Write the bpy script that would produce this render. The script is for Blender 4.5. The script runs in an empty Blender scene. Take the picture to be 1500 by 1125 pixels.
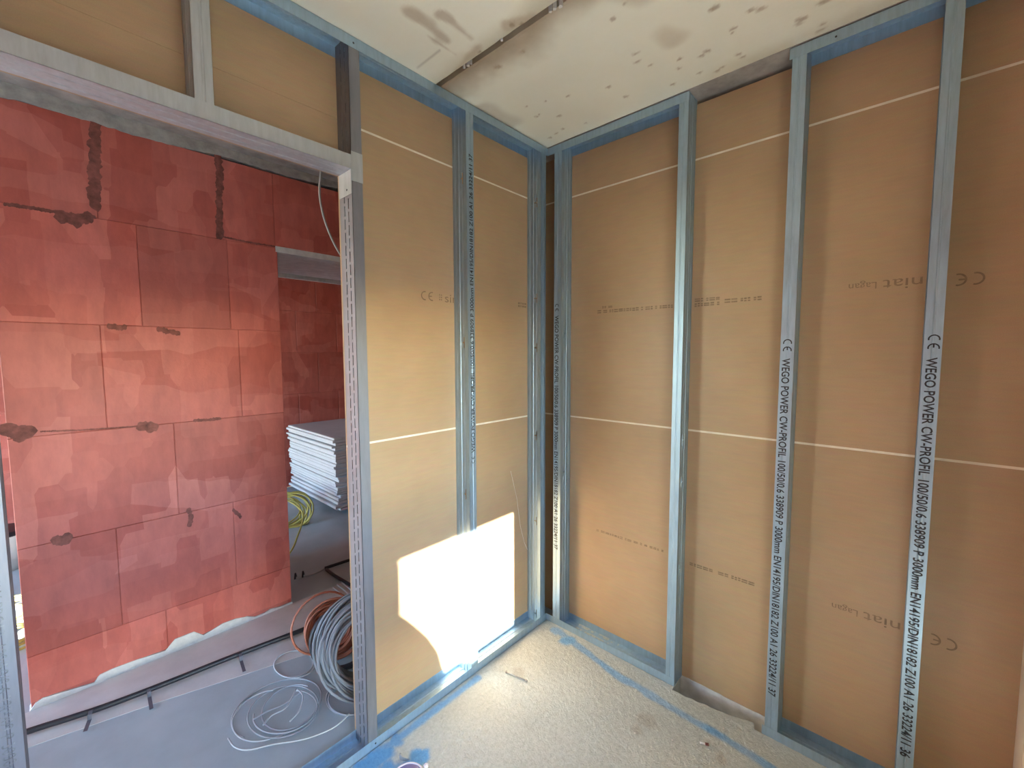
import bpy, bmesh, math, random
import numpy as np
from mathutils import Vector, Matrix

random.seed(7)
scene = bpy.context.scene
COL = scene.collection

# ------------------------------------------------------------------ camera
F = 622.05                                   # focal length in pixels of the 1500 x 1125 frame
CAM = Vector((-1.9567, -1.5118, 1.6067))
YAW, PITCH, ROLL = (math.radians(a) for a in (42.4158, -4.0919, -0.1679))
fwd = Vector((math.cos(PITCH) * math.cos(YAW), math.cos(PITCH) * math.sin(YAW), math.sin(PITCH)))
right0 = Vector((math.sin(YAW), -math.cos(YAW), 0))
up0 = right0.cross(fwd)
right = math.cos(ROLL) * right0 + math.sin(ROLL) * up0
up = -math.sin(ROLL) * right0 + math.cos(ROLL) * up0
cd = bpy.data.cameras.new('camera')
cd.sensor_width = 36.0
cd.lens = F * 36.0 / 1500.0
cd.clip_start = 0.02
cam = bpy.data.objects.new('camera', cd)
COL.objects.link(cam)
m = Matrix((right, up, -fwd)).transposed().to_4x4()
m.translation = CAM
cam.matrix_world = m
scene.camera = cam

def at(axis, val, u, v):
    """The point where the sight line of photo pixel (u, v) meets the plane axis = val."""
    d = right * ((u - 750) / F) - up * ((v - 562.5) / F) + fwd
    i = 'xyz'.index(axis)
    return CAM + d * ((val - CAM[i]) / d[i])

# ------------------------------------------------------------------ light
SUN_DIR = Vector((0.42, 1.0, -0.50)).normalized()
ELEV = math.atan2(0.50, math.hypot(0.42, 1.0))
world = bpy.data.worlds.new('sky'); scene.world = world; world.use_nodes = True
wn = world.node_tree
sky = wn.nodes.new('ShaderNodeTexSky'); sky.sky_type = 'NISHITA'; sky.sun_disc = False
sky.sun_elevation = ELEV; sky.sun_rotation = math.atan2(-0.42, -1.0); sky.air_density = 1.0; sky.dust_density = 0.1; sky.ozone_density = 3.0
bg = wn.nodes['Background']; bg.inputs['Strength'].default_value = 3.6
wn.links.new(sky.outputs[0], bg.inputs['Color'])
sl = bpy.data.lights.new('sun', 'SUN'); sl.energy = 52.0; sl.angle = math.radians(0.55); sl.color = (1.0, 0.96, 0.90)
sun = bpy.data.objects.new('sun', sl); COL.objects.link(sun)
sun.rotation_euler = SUN_DIR.to_track_quat('-Z', 'Y').to_euler()
def portal(loc, direction, w, h):
    l = bpy.data.lights.new('window_portal', 'AREA'); l.shape = 'RECTANGLE'; l.size = w; l.size_y = h
    l.cycles.is_portal = True
    o = bpy.data.objects.new('window_portal', l); COL.objects.link(o); o.location = loc
    o.rotation_euler = Vector(direction).to_track_quat('-Z', 'Z').to_euler()
WX0, WX1, WZ0, WZ1 = -2.42, -1.004, 0.975, 1.86         # window light of the back wall
portal(((WX0 + WX1) / 2, -2.25, (WZ0 + WZ1) / 2), (0, 1, 0), WX1 - WX0, WZ1 - WZ0)
portal(((WX0 + WX1) / 2, -2.25, 0.21), (0, 1, 0), WX1 - WX0, 0.42)  # portal of the added low opening
portal((-4.7, -2.25, 1.4), (0, 1, 0), 1.8, 2.2)
portal((-5.95, 2.3, 1.35), (1, 0, 0), 2.6, 2.3)
vs = scene.view_settings
vs.view_transform = 'Standard'; vs.look = 'None'; vs.gamma = 1.0; vs.use_curve_mapping = False
vs.exposure = 0.18
scene.cycles.max_bounces = 14; scene.cycles.diffuse_bounces = 8; scene.cycles.glossy_bounces = 6
scene.cycles.blur_glossy = 0.3
scene.cycles.sample_clamp_indirect = 12.0

# ------------------------------------------------------------------ materials
def mat(name):
    mt = bpy.data.materials.new(name); mt.use_nodes = True
    nt = mt.node_tree
    return mt, nt, nt.nodes['Principled BSDF']
def N(nt, t, **kw):
    n = nt.nodes.new(t)
    for k, v in kw.items():
        if k in n.inputs: n.inputs[k].default_value = v
        else: setattr(n, k, v)
    return n
def noise(nt, scale, detail=3, rough=0.5, vec=None, coord='Object', stretch=None):
    tc = N(nt, 'ShaderNodeTexCoord')
    src = vec
    if vec is None and coord != 'World': src = tc.outputs[coord]
    if coord == 'World':
        g = N(nt, 'ShaderNodeNewGeometry'); src = g.outputs['Position']
    if stretch:
        mp = N(nt, 'ShaderNodeMapping'); mp.inputs['Scale'].default_value = stretch
        nt.links.new(src, mp.inputs['Vector']); src = mp.outputs[0]
    n = N(nt, 'ShaderNodeTexNoise', Scale=scale, Detail=detail, Roughness=rough)
    nt.links.new(src, n.inputs['Vector'])
    return n
def ramp(nt, fac, stops):
    r = N(nt, 'ShaderNodeValToRGB')
    el = r.color_ramp.elements
    while len(el) > len(stops): el.remove(el[-1])
    while len(el) < len(stops): el.new(0.5)
    for e, (p, c) in zip(el, stops):
        e.position = p; e.color = (*c, 1) if len(c) == 3 else c
    nt.links.new(fac, r.inputs['Fac'])
    return r
def bump(nt, b, height, strength, dist):
    bp = N(nt, 'ShaderNodeBump', Strength=strength, Distance=dist)
    nt.links.new(height, bp.inputs['Height']); nt.links.new(bp.outputs[0], b.inputs['Normal'])
    return bp
def mixc(nt, fac, a, b_, mode='MIX'):
    mx = N(nt, 'ShaderNodeMix', data_type='RGBA', blend_type=mode)
    for sock, val in ((mx.inputs['Factor'], fac), (mx.inputs[6], a), (mx.inputs[7], b_)):
        if isinstance(val, (int, float)): sock.default_value = val
        elif isinstance(val, tuple): sock.default_value = (*val, 1)
        else: nt.links.new(val, sock)
    return mx.outputs[2]

def simple(name, col, rough=0.6, metallic=0.0, var=0.12, scale=12, bscale=None, bstr=0.2, bdist=0.002, coord='World'):
    mt, nt, b = mat(name)
    n = noise(nt, scale, 4, 0.6, coord=coord)
    lo = tuple(c * (1 - var) for c in col); hi = tuple(min(1, c * (1 + var)) for c in col)
    r = ramp(nt, n.outputs['Fac'], [(0.3, lo), (0.7, hi)])
    nt.links.new(r.outputs[0], b.inputs['Base Color'])
    b.inputs['Roughness'].default_value = rough; b.inputs['Metallic'].default_value = metallic
    if bscale:
        n2 = noise(nt, bscale, 4, 0.6, coord=coord); bump(nt, b, n2.outputs['Fac'], bstr, bdist)
    return mt

def make_board():
    mt, nt, b = mat('brown_board_paper')
    n = noise(nt, 2.2, 4, 0.6, coord='World')
    r = ramp(nt, n.outputs['Fac'], [(0.3, (0.415, 0.285, 0.160)), (0.7, (0.475, 0.330, 0.190))])
    n2 = noise(nt, 9.0, 3, 0.7, coord='World', stretch=(1, 1, 9))
    c = mixc(nt, 0.12, r.outputs[0], n2.outputs['Color'], 'OVERLAY')
    n3 = noise(nt, 350, 2, 0.5, coord='World')
    c = mixc(nt, 0.10, c, n3.outputs['Fac'], 'OVERLAY')
    nt.links.new(c, b.inputs['Base Color'])
    b.inputs['Roughness'].default_value = 0.42; b.inputs['Specular IOR Level'].default_value = 0.45
    bump(nt, b, n3.outputs['Fac'], 0.05, 0.0006)
    return mt
def make_steel(name, col=(0.39, 0.535, 0.65), rough=0.42):
    mt, nt, b = mat(name)
    n = noise(nt, 14, 4, 0.65, coord='World', stretch=(4, 4, 0.6))
    r = ramp(nt, n.outputs['Fac'], [(0.3, tuple(c * 0.86 for c in col)), (0.72, tuple(min(1, c * 1.1) for c in col))])
    nt.links.new(r.outputs[0], b.inputs['Base Color'])
    b.inputs['Metallic'].default_value = 0.75
    rr = ramp(nt, n.outputs['Fac'], [(0.3, (rough - 0.06,) * 3), (0.75, (rough + 0.12,) * 3)])
    nt.links.new(rr.outputs[0], b.inputs['Roughness'])
    n3 = noise(nt, 60, 3, 0.5, coord='World'); bump(nt, b, n3.outputs['Fac'], 0.05, 0.001)
    return mt
def make_red():
    mt, nt, b = mat('red_coated_block')
    g = N(nt, 'ShaderNodeNewGeometry')
    nz = noise(nt, 3.5, 3, 0.5, coord='World')
    wv = N(nt, 'ShaderNodeVectorMath', operation='MULTIPLY_ADD')
    nt.links.new(nz.outputs['Color'], wv.inputs[0]); wv.inputs[1].default_value = (0.05, 0.0, 0.05)
    nt.links.new(g.outputs['Position'], wv.inputs[2])
    mp = N(nt, 'ShaderNodeMapping'); mp.inputs['Scale'].default_value = (6.2, 0.05, 3.4)
    nt.links.new(wv.outputs[0], mp.inputs['Vector'])
    vo = N(nt, 'ShaderNodeTexVoronoi', distance='CHEBYCHEV', Scale=1.0)
    nt.links.new(mp.outputs[0], vo.inputs['Vector'])
    sp = N(nt, 'ShaderNodeSeparateColor'); nt.links.new(vo.outputs['Color'], sp.inputs[0])
    mp2 = N(nt, 'ShaderNodeMapping'); mp2.inputs['Scale'].default_value = (2.6, 0.05, 6.5); mp2.inputs['Location'].default_value = (3.3, 0, 1.7)
    nt.links.new(wv.outputs[0], mp2.inputs['Vector'])
    vo2 = N(nt, 'ShaderNodeTexVoronoi', distance='CHEBYCHEV', Scale=1.0)
    nt.links.new(mp2.outputs[0], vo2.inputs['Vector'])
    sp2 = N(nt, 'ShaderNodeSeparateColor'); nt.links.new(vo2.outputs['Color'], sp2.inputs[0])
    r1 = ramp(nt, sp.outputs[0], [(0.0, (0.36, 0.072, 0.052)), (0.55, (0.47, 0.115, 0.085)), (1.0, (0.60, 0.190, 0.150))])
    r2 = ramp(nt, sp2.outputs[1], [(0.0, (0.40, 0.080, 0.055)), (0.6, (0.46, 0.115, 0.088)), (1.0, (0.54, 0.165, 0.135))])
    c = mixc(nt, 0.5, r1.outputs[0], r2.outputs[0])
    n2 = noise(nt, 18, 5, 0.65, coord='World', stretch=(1, 1, 0.35))
    c = mixc(nt, 0.35, c, n2.outputs['Fac'], 'OVERLAY')
    oi = N(nt, 'ShaderNodeObjectInfo')
    hs = N(nt, 'ShaderNodeHueSaturation')
    mr = N(nt, 'ShaderNodeMapRange'); mr.inputs['To Min'].default_value = 0.86; mr.inputs['To Max'].default_value = 1.12
    nt.links.new(oi.outputs['Random'], mr.inputs['Value']); nt.links.new(mr.outputs[0], hs.inputs['Value'])
    nt.links.new(c, hs.inputs['Color'])
    nt.links.new(hs.outputs[0], b.inputs['Base Color'])
    b.inputs['Roughness'].default_value = 0.55
    n4 = noise(nt, 70, 4, 0.6, coord='World'); bump(nt, b, n4.outputs['Fac'], 0.25, 0.003)
    return mt
def make_attr(name, rough, bscale, bstr, bdist, grain=0.25, gscale=60):
    """Colour comes from a colour attribute holding stains, paint marks and painted shade; grain and relief are added here."""
    mt, nt, b = mat(name)
    a = N(nt, 'ShaderNodeVertexColor', layer_name='tone')
    n = noise(nt, gscale, 5, 0.7, coord='World')
    c = mixc(nt, grain, a.outputs['Color'], n.outputs['Fac'], 'OVERLAY')
    nt.links.new(c, b.inputs['Base Color']); b.inputs['Roughness'].default_value = rough
    n2 = noise(nt, bscale, 5, 0.65, coord='World'); bump(nt, b, n2.outputs['Fac'], bstr, bdist)
    return mt

M = dict(
    board=make_board(), steel=make_steel('galvanised_steel'), steel_shaded=make_steel('shaded_steel', (0.27, 0.28, 0.31), 0.5), steel_dull=make_steel('dull_galvanised_steel', (0.50, 0.54, 0.56), 0.5),  # post steel is darkened to hold the shade of the slotted face
    red=make_red(), ink=simple('black_ink', (0.022, 0.025, 0.032), 0.5, var=0.5, scale=90),
    wornink=simple('worn_ink', (0.20, 0.21, 0.22), 0.6, var=0.5, scale=60),
    faint=simple('faint_brown_ink', (0.25, 0.17, 0.095), 0.6, var=0.25, scale=40),
    joint=simple('pale_joint', (0.80, 0.74, 0.60), 0.8),
    screed=make_attr('sand_screed', 0.85, 140, 0.8, 0.006, 0.4, 70),
    ceil=make_attr('ceiling_concrete', 0.8, 60, 0.18, 0.003, 0.12, 26),
    cfloor=simple('grey_screed', (0.40, 0.485, 0.51), 0.55, var=0.08, scale=5, bscale=60, bstr=0.2),
    strip=simple('pale_screed_strip', (0.60, 0.60, 0.58), 0.6, var=0.08, scale=8, bscale=60, bstr=0.3),
    concrete=simple('raw_concrete', (0.36, 0.34, 0.31), 0.85, var=0.3, scale=9, bscale=50, bstr=0.5),
    asphalt=simple('dark_paving', (0.10, 0.10, 0.10), 0.9),
    strapmetal=simple('dark_strap', (0.10, 0.10, 0.12), 0.5),
    mortar=simple('grey_mortar', (0.34, 0.34, 0.32), 0.9, var=0.25, scale=20, bscale=60, bstr=0.6),
    smear=simple('dark_mortar', (0.20, 0.070, 0.055), 0.9, var=0.4, scale=30, bscale=60, bstr=0.6),
    bed=simple('pale_mortar', (0.60, 0.60, 0.57), 0.9, var=0.15, scale=20, bscale=60, bstr=0.6),
    plaster=simple('pale_plaster', (0.72, 0.67, 0.56), 0.85, var=0.05, scale=4, bscale=80, bstr=0.15),
    black=simple('black_plastic', (0.022, 0.024, 0.030), 0.45, var=0.3),
    greycable=simple('grey_cable', (0.20, 0.225, 0.26), 0.6, var=0.1),
    palecable=simple('pale_grey_cable', (0.42, 0.45, 0.47), 0.5, var=0.08),
    whitecable=simple('white_cable', (0.52, 0.54, 0.55), 0.45, var=0.05),
    orange=simple('orange_cable', (0.42, 0.15, 0.09), 0.45, var=0.15),
    yellow=simple('yellow_cable', (0.44, 0.39, 0.10), 0.45, var=0.15),
    sheet=simple('white_sheet', (0.60, 0.61, 0.62), 0.7, var=0.05, scale=6),
    white=simple('white_paint', (0.80, 0.80, 0.78), 0.5, var=0.03),
    sack=simple('added_shadow_sack', (0.50, 0.40, 0.28), 0.9, var=0.1),
    lid=simple('violet_blue_lid', (0.16, 0.17, 0.42), 0.35, var=0.15),
    rim=simple('pale_rim', (0.70, 0.66, 0.72), 0.3, var=0.1),
)

# ------------------------------------------------------------------ mesh helpers
class MB:
    def __init__(self): self.v = []; self.f = []
    def add(self, vs_, fs): o = len(self.v); self.v += [tuple(p) for p in vs_]; self.f += [tuple(i + o for i in f) for f in fs]
    def box(self, x0, x1, y0, y1, z0, z1):
        p = [(x, y, z) for z in (z0, z1) for y in (y0, y1) for x in (x0, x1)]
        self.add(p, [(0, 2, 3, 1), (4, 5, 7, 6), (0, 1, 5, 4), (2, 6, 7, 3), (0, 4, 6, 2), (1, 3, 7, 5)]); return self
    def prism(self, poly, lo, hi, fn):
        """poly: 2-D outline, fn(a, b, h) -> point; solid between h = lo and h = hi."""
        n = len(poly)
        self.add([fn(a, b, lo) for a, b in poly] + [fn(a, b, hi) for a, b in poly],
                 [tuple(range(n)), tuple(range(2 * n - 1, n - 1, -1))] + [(i, i + n, (i + 1) % n + n, (i + 1) % n) for i in range(n)]); return self
    def sheet(self, line, t, lo, hi, fn):
        """A folded sheet: open 2-D polyline of thickness t, extruded from lo to hi along fn's third argument."""
        P = [Vector(p) for p in line]; n = len(P); off = []
        for i in range(n):
            d0 = (P[i] - P[i - 1]).normalized() if i else None
            d1 = (P[i + 1] - P[i]).normalized() if i < n - 1 else None
            d0 = d0 or d1; d1 = d1 or d0
            n0 = Vector((-d0.y, d0.x)); n1 = Vector((-d1.y, d1.x)); mm = n0 + n1
            off.append(P[i] + mm * (t / max(0.3, mm.dot(n0))))
        vs_ = []
        for h in (lo, hi):
            vs_ += [fn(p.x, p.y, h) for p in P] + [fn(p.x, p.y, h) for p in off]
        fs = []
        k = 2 * n
        for i in range(n - 1):
            fs += [(i, i + 1, i + 1 + k, i + k), (i + n, i + n + k, i + 1 + n + k, i + 1 + n),
                   (i, i + n, i + 1 + n, i + 1), (i + k, i + 1 + k, i + 1 + n + k, i + n + k)]
        for i in (0, n - 1): fs.append((i, i + k, i + n + k, i + n))
        self.add(vs_, fs); return self
    def tube(self, pts, r, n=8, closed=False):
        P = [Vector(p) for p in pts]; k = len(P); rings = []
        t0 = (P[1] - P[0]).normalized(); a = t0.orthogonal().normalized()
        for i in range(k):
            t = (P[min(i + 1, k - 1)] - P[max(i - 1, 0)]).normalized()
            if closed: t = (P[(i + 1) % k] - P[i - 1]).normalized()
            a = (a - t * a.dot(t)).normalized(); b_ = t.cross(a)
            rr = r[i] if isinstance(r, (list, tuple)) else r
            rings.append([P[i] + (a * math.cos(2 * math.pi * j / n) + b_ * math.sin(2 * math.pi * j / n)) * rr for j in range(n)])
        vs_ = [q for rg in rings for q in rg]; fs = []
        for i in range(k if closed else k - 1):
            i2 = (i + 1) % k
            for j in range(n): fs.append((i * n + j, i * n + (j + 1) % n, i2 * n + (j + 1) % n, i2 * n + j))
        if not closed: fs += [tuple(range(n - 1, -1, -1)), tuple((k - 1) * n + j for j in range(n))]
        self.add(vs_, fs); return self
    def lathe(self, prof, c, n=32):
        vs_ = []; fs = []
        for r, z in prof: vs_ += [(c[0] + r * math.cos(2 * math.pi * j / n), c[1] + r * math.sin(2 * math.pi * j / n), c[2] + z) for j in range(n)]
        for i in range(len(prof) - 1):
            for j in range(n): fs.append((i * n + j, i * n + (j + 1) % n, (i + 1) * n + (j + 1) % n, (i + 1) * n + j))
        fs += [tuple(range(n - 1, -1, -1)), tuple((len(prof) - 1) * n + j for j in range(n))]
        self.add(vs_, fs); return self
    def mesh(self, name, material, smooth=False):
        me = bpy.data.meshes.new(name); me.from_pydata(self.v, [], self.f); me.update()
        bm = bmesh.new(); bm.from_mesh(me); bmesh.ops.recalc_face_normals(bm, faces=bm.faces); bm.to_mesh(me); bm.free()
        me.materials.append(M[material])
        if smooth: me.polygons.foreach_set('use_smooth', [True] * len(me.polygons))
        return me
    def obj(self, name, material, parent=None, smooth=False):
        return link(name, self.mesh(name, material, smooth), parent)
def link(name, data, parent=None):
    o = bpy.data.objects.new(name, data); COL.objects.link(o)
    if parent is not None: o.parent = parent; o.matrix_parent_inverse = parent.matrix_world.inverted()
    return o
def empty(name, loc):
    o = bpy.data.objects.new(name, None); COL.objects.link(o); o.location = loc; o.empty_display_size = 0.1
    o.matrix_world = Matrix.Translation(loc)
    return o
def tag(o, label=None, cat=None, group=None, kind=None):
    for k, v in (('label', label), ('category', cat), ('group', group), ('kind', kind)):
        if v: o[k] = v
    return o
def struct(o, label, cat): return tag(o, label, cat, kind='structure')
def cut(o, cutter_mb):
    """Punch real holes through a mesh."""
    c = cutter_mb.obj('cutter', 'steel')
    md = o.modifiers.new('cut', 'BOOLEAN'); md.operation = 'DIFFERENCE'; md.object = c; md.solver = 'EXACT'
    dg = bpy.context.evaluated_depsgraph_get(); dg.update()
    me = bpy.data.meshes.new_from_object(o.evaluated_get(dg))
    o.modifiers.clear(); o.data = me
    bpy.data.objects.remove(c)

# numpy value noise for stains
rng = np.random.default_rng(3)
LAT = rng.random((256, 256))
def vnoise(x, y):
    xi = np.floor(x).astype(int); yi = np.floor(y).astype(int); fx = x - xi; fy = y - yi
    fx = fx * fx * (3 - 2 * fx); fy = fy * fy * (3 - 2 * fy)
    g = lambda a, b_: LAT[a % 256, b_ % 256]
    return (g(xi, yi) * (1 - fx) + g(xi + 1, yi) * fx) * (1 - fy) + (g(xi, yi + 1) * (1 - fx) + g(xi + 1, yi + 1) * fx) * fy
def fbm(x, y, o=4): return sum(vnoise(x * 2 ** i + 17 * i, y * 2 ** i + 5 * i) * 0.5 ** i for i in range(o)) / sum(0.5 ** i for i in range(o))
def ss(a, b_, x): t = np.clip((x - a) / (b_ - a), 0, 1); return t * t * (3 - 2 * t)
def segdist(X, Y, pts):
    d = np.full(X.shape, 9.0)
    for (ax, ay), (bx, by) in zip(pts[:-1], pts[1:]):
        ux, uy = bx - ax, by - ay; t = np.clip(((X - ax) * ux + (Y - ay) * uy) / (ux * ux + uy * uy), 0, 1)
        d = np.minimum(d, np.hypot(X - ax - t * ux, Y - ay - t * uy))
    return d
def grid(name, X, Y, Z, colour, material, parent=None, skirt=None):
    """A heightfield patch with a colour attribute; X, Y, Z are 2-D arrays. skirt: depth of the solid below (or above)."""
    ny, nx = X.shape
    vs_ = np.stack([X, Y, Z], -1).reshape(-1, 3)
    idx = np.arange(nx * ny).reshape(ny, nx)
    fs = np.stack([idx[:-1, :-1], idx[:-1, 1:], idx[1:, 1:], idx[1:, :-1]], -1).reshape(-1, 4).tolist()
    vl = vs_.tolist(); cl = colour.reshape(-1, 3)
    if skirt:
        ring = list(idx[0, :]) + list(idx[1:, -1]) + list(idx[-1, -2::-1]) + list(idx[-2:0:-1, 0])
        b0 = len(vl); k = len(ring)
        vl += [[vs_[i][0], vs_[i][1], vs_[i][2] + skirt] for i in ring]
        cl = np.concatenate([cl, cl[ring]])
        fs += [[ring[i], ring[(i + 1) % k], b0 + (i + 1) % k, b0 + i] for i in range(k)]
    me = bpy.data.meshes.new(name); me.from_pydata(vl, [], fs); me.update()
    at_ = me.color_attributes.new('tone', 'FLOAT_COLOR', 'POINT')
    rgba = np.concatenate([np.clip(cl, 0, 1), np.ones((len(cl), 1))], 1)
    at_.data.foreach_set('color', rgba.astype(np.float32).ravel())
    me.materials.append(M[material])
    return link(name, me, parent)

H = 2.75; D = 0.10; ZL, ZH = 1.2392, 2.4897
YB = -1.85                                        # back wall
YR = 1.32; YR2 = 2.04                             # red wall faces
YF = 3.9                                          # far red wall

# ------------------------------------------------------------------ floors
xs = np.arange(-1.65, 0.121, 0.008); ys = np.arange(YB, 0.0001, 0.008)
X, Y = np.meshgrid(xs, ys)
# the screed's edge is broken away between the two tracks of the right wall
edge = np.where((ys < -0.772) & (ys > -1.16), -0.005 + 0.045 * fbm(ys * 9, ys * 0 + 3.1) - 0.03 + 0.035 * ss(-0.80, -1.14, ys), 0.12)
edge = np.where((ys <= -1.12) & (ys > -1.16), np.minimum(edge, 0.0), edge)
X = np.where(X > -0.06, -0.06 + (X + 0.06) * ((edge[:, None] + 0.06) / (xs[-1] + 0.06)), X)
Z = (fbm(X * 60, Y * 60, 3) - 0.5) * 0.004 + (fbm(X * 4, Y * 4, 2) - 0.5) * 0.004
Z *= ss(0.0, 0.04, -Y)
base = np.array([0.50, 0.55, 0.525])
tone = 0.88 + 0.26 * fbm(X * 5, Y * 5, 4)
colr = base[None, None] * tone[..., None]
blue = np.array([0.10, 0.36, 0.70])
wob = 0.022 * (fbm(X * 14, Y * 14, 3) - 0.5)
line = [tuple(at('z', 0, u, v)[:2]) for u, v in ((822, 928), (868, 962), (905, 990), (950, 1016), (1000, 1047), (1060, 1080), (1110, 1112), (1150, 1140))]
d = segdist(X, Y, line) + wob
fade = 0.35 + 0.65 * fbm(X * 9 + 4, Y * 9, 3)
mblue = ss(0.030, 0.010, d) * fade * 0.95
def blob(u, v, r, k=1.0):
    p = at('z', 0, u, v)
    return k * ss(r, r * 0.45, np.hypot(X - p.x, Y - p.y) + 0.05 * (fbm(X * 22 + u, Y * 22, 3) - 0.5))
for u, v, r, k in ((832, 938, 0.055, .8), (815, 925, 0.05, .6), (556, 1108, 0.06, 0.95), (540, 1122, .07, 1), (578, 1088, .035, .8), (615, 1108, .05, .95), (600, 1122, .05, .9), (566, 1125, .06, .9)):
    mblue = np.maximum(mblue, blob(u, v, r, k))
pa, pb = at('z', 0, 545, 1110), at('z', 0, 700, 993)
mblue = np.maximum(mblue, ss(0.028, 0.008, segdist(X, Y, [tuple(pa[:2]), tuple(pb[:2])]) + wob) * 0.75)  # bluish shadow along the left track's foot, painted into the floor colour
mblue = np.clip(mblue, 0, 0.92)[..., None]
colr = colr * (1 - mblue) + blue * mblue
for u, v, r in ((948, 1055, 0.05), (935, 1068, .03), (760, 985, .05), (1060, 1115, .03)):
    mk = blob(u, v, r, 0.35)[..., None]; colr = colr * (1 - mk) + np.array([0.30, 0.25, 0.2]) * mk
struct(grid('floor', X, Y, Z, colr, 'screed', skirt=-0.10), 'pale rough sand screed floor with blue paint marks and painted shade by the track', 'floor')
struct(MB().box(-2.65, -1.65, YB, 0, -0.10, 0).obj('floor_side', 'cfloor'), 'bare screed floor beside the doorway', 'floor')
struct(MB().box(-6.0, 3.0, -2.3, 4.1, -0.16, -0.10).obj('floor_slab', 'concrete'), 'raw concrete slab under the screed', 'floor')
fc = struct(MB().box(-5.9, 3.0, 0, YF, -0.10, 0).obj('floor_corridor', 'cfloor'), 'smooth grey screed floor of the corridor', 'floor')
struct(MB().box(-5.9, -2.65, YB, 0, -0.10, 0).obj('floor_annex', 'cfloor'), 'smooth grey screed floor beyond the corridor', 'floor')
# paler screed along the red wall, its front edge running beside the black conduit
poly = [(-2.6, 1.16)] + [(x, y + 0.012 * math.sin(9 * x)) for x, y in ((-2.06, 1.045), (-1.7, 0.96), (-1.4, 0.86), (-1.15, 0.775), (-0.9, 0.70), (-0.5, 0.62))] + [(-0.5, 1.318), (-2.6, 1.318)]
MB().prism(poly, 0.0, 0.0015, lambda a, b_, h: (a, b_, h)).obj('screed_strip', 'strip', fc)

# ------------------------------------------------------------------ ceiling
ce = struct(MB().box(-6.0, 3.0, -2.3, 4.1, H + 0.035, H + 0.2).obj('ceiling', 'concrete'), 'precast concrete ceiling with a dark open joint and stains', 'ceiling')
JX = -0.757
spots = [(480 + a * .36, b_ * .36, r) for a, b_, r in ((1255, 225, 7), (1258, 258, 7), (1315, 272, 6), (1435, 245, 6), (1428, 285, 5), (1405, 350, 6), (1210, 400, 7), (1145, 360, 5), (885, 418, 5),
    (810, 440, 5), (978, 397, 4), (850, 480, 6), (858, 470, 4), (940, 477, 7), (1050, 507, 5), (958, 530, 5), (930, 548, 6), (905, 565, 6), (750, 102, 8), (792, 102, 7), (692, 280, 9), (795, 215, 7), (620, 215, 5), (1160, 85, 5), (1210, 22, 5))]
spots += [(960 + a * .36, b_ * .36, r) for a, b_, r in ((240, 40, 8), (390, 50, 8), (430, 45, 9), (690, 15, 10), (595, 85, 9), (585, 105, 7), (680, 105, 6), (675, 130, 8), (315, 125, 5), (312, 140, 4), (95, 250, 6), (185, 235, 7),
    (210, 215, 6), (92, 285, 5), (340, 228, 7), (355, 240, 5), (270, 280, 7), (255, 295, 6), (75, 350, 6), (150, 340, 5), (180, 302, 5), (245, 300, 5), (232, 48, 5))]
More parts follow.
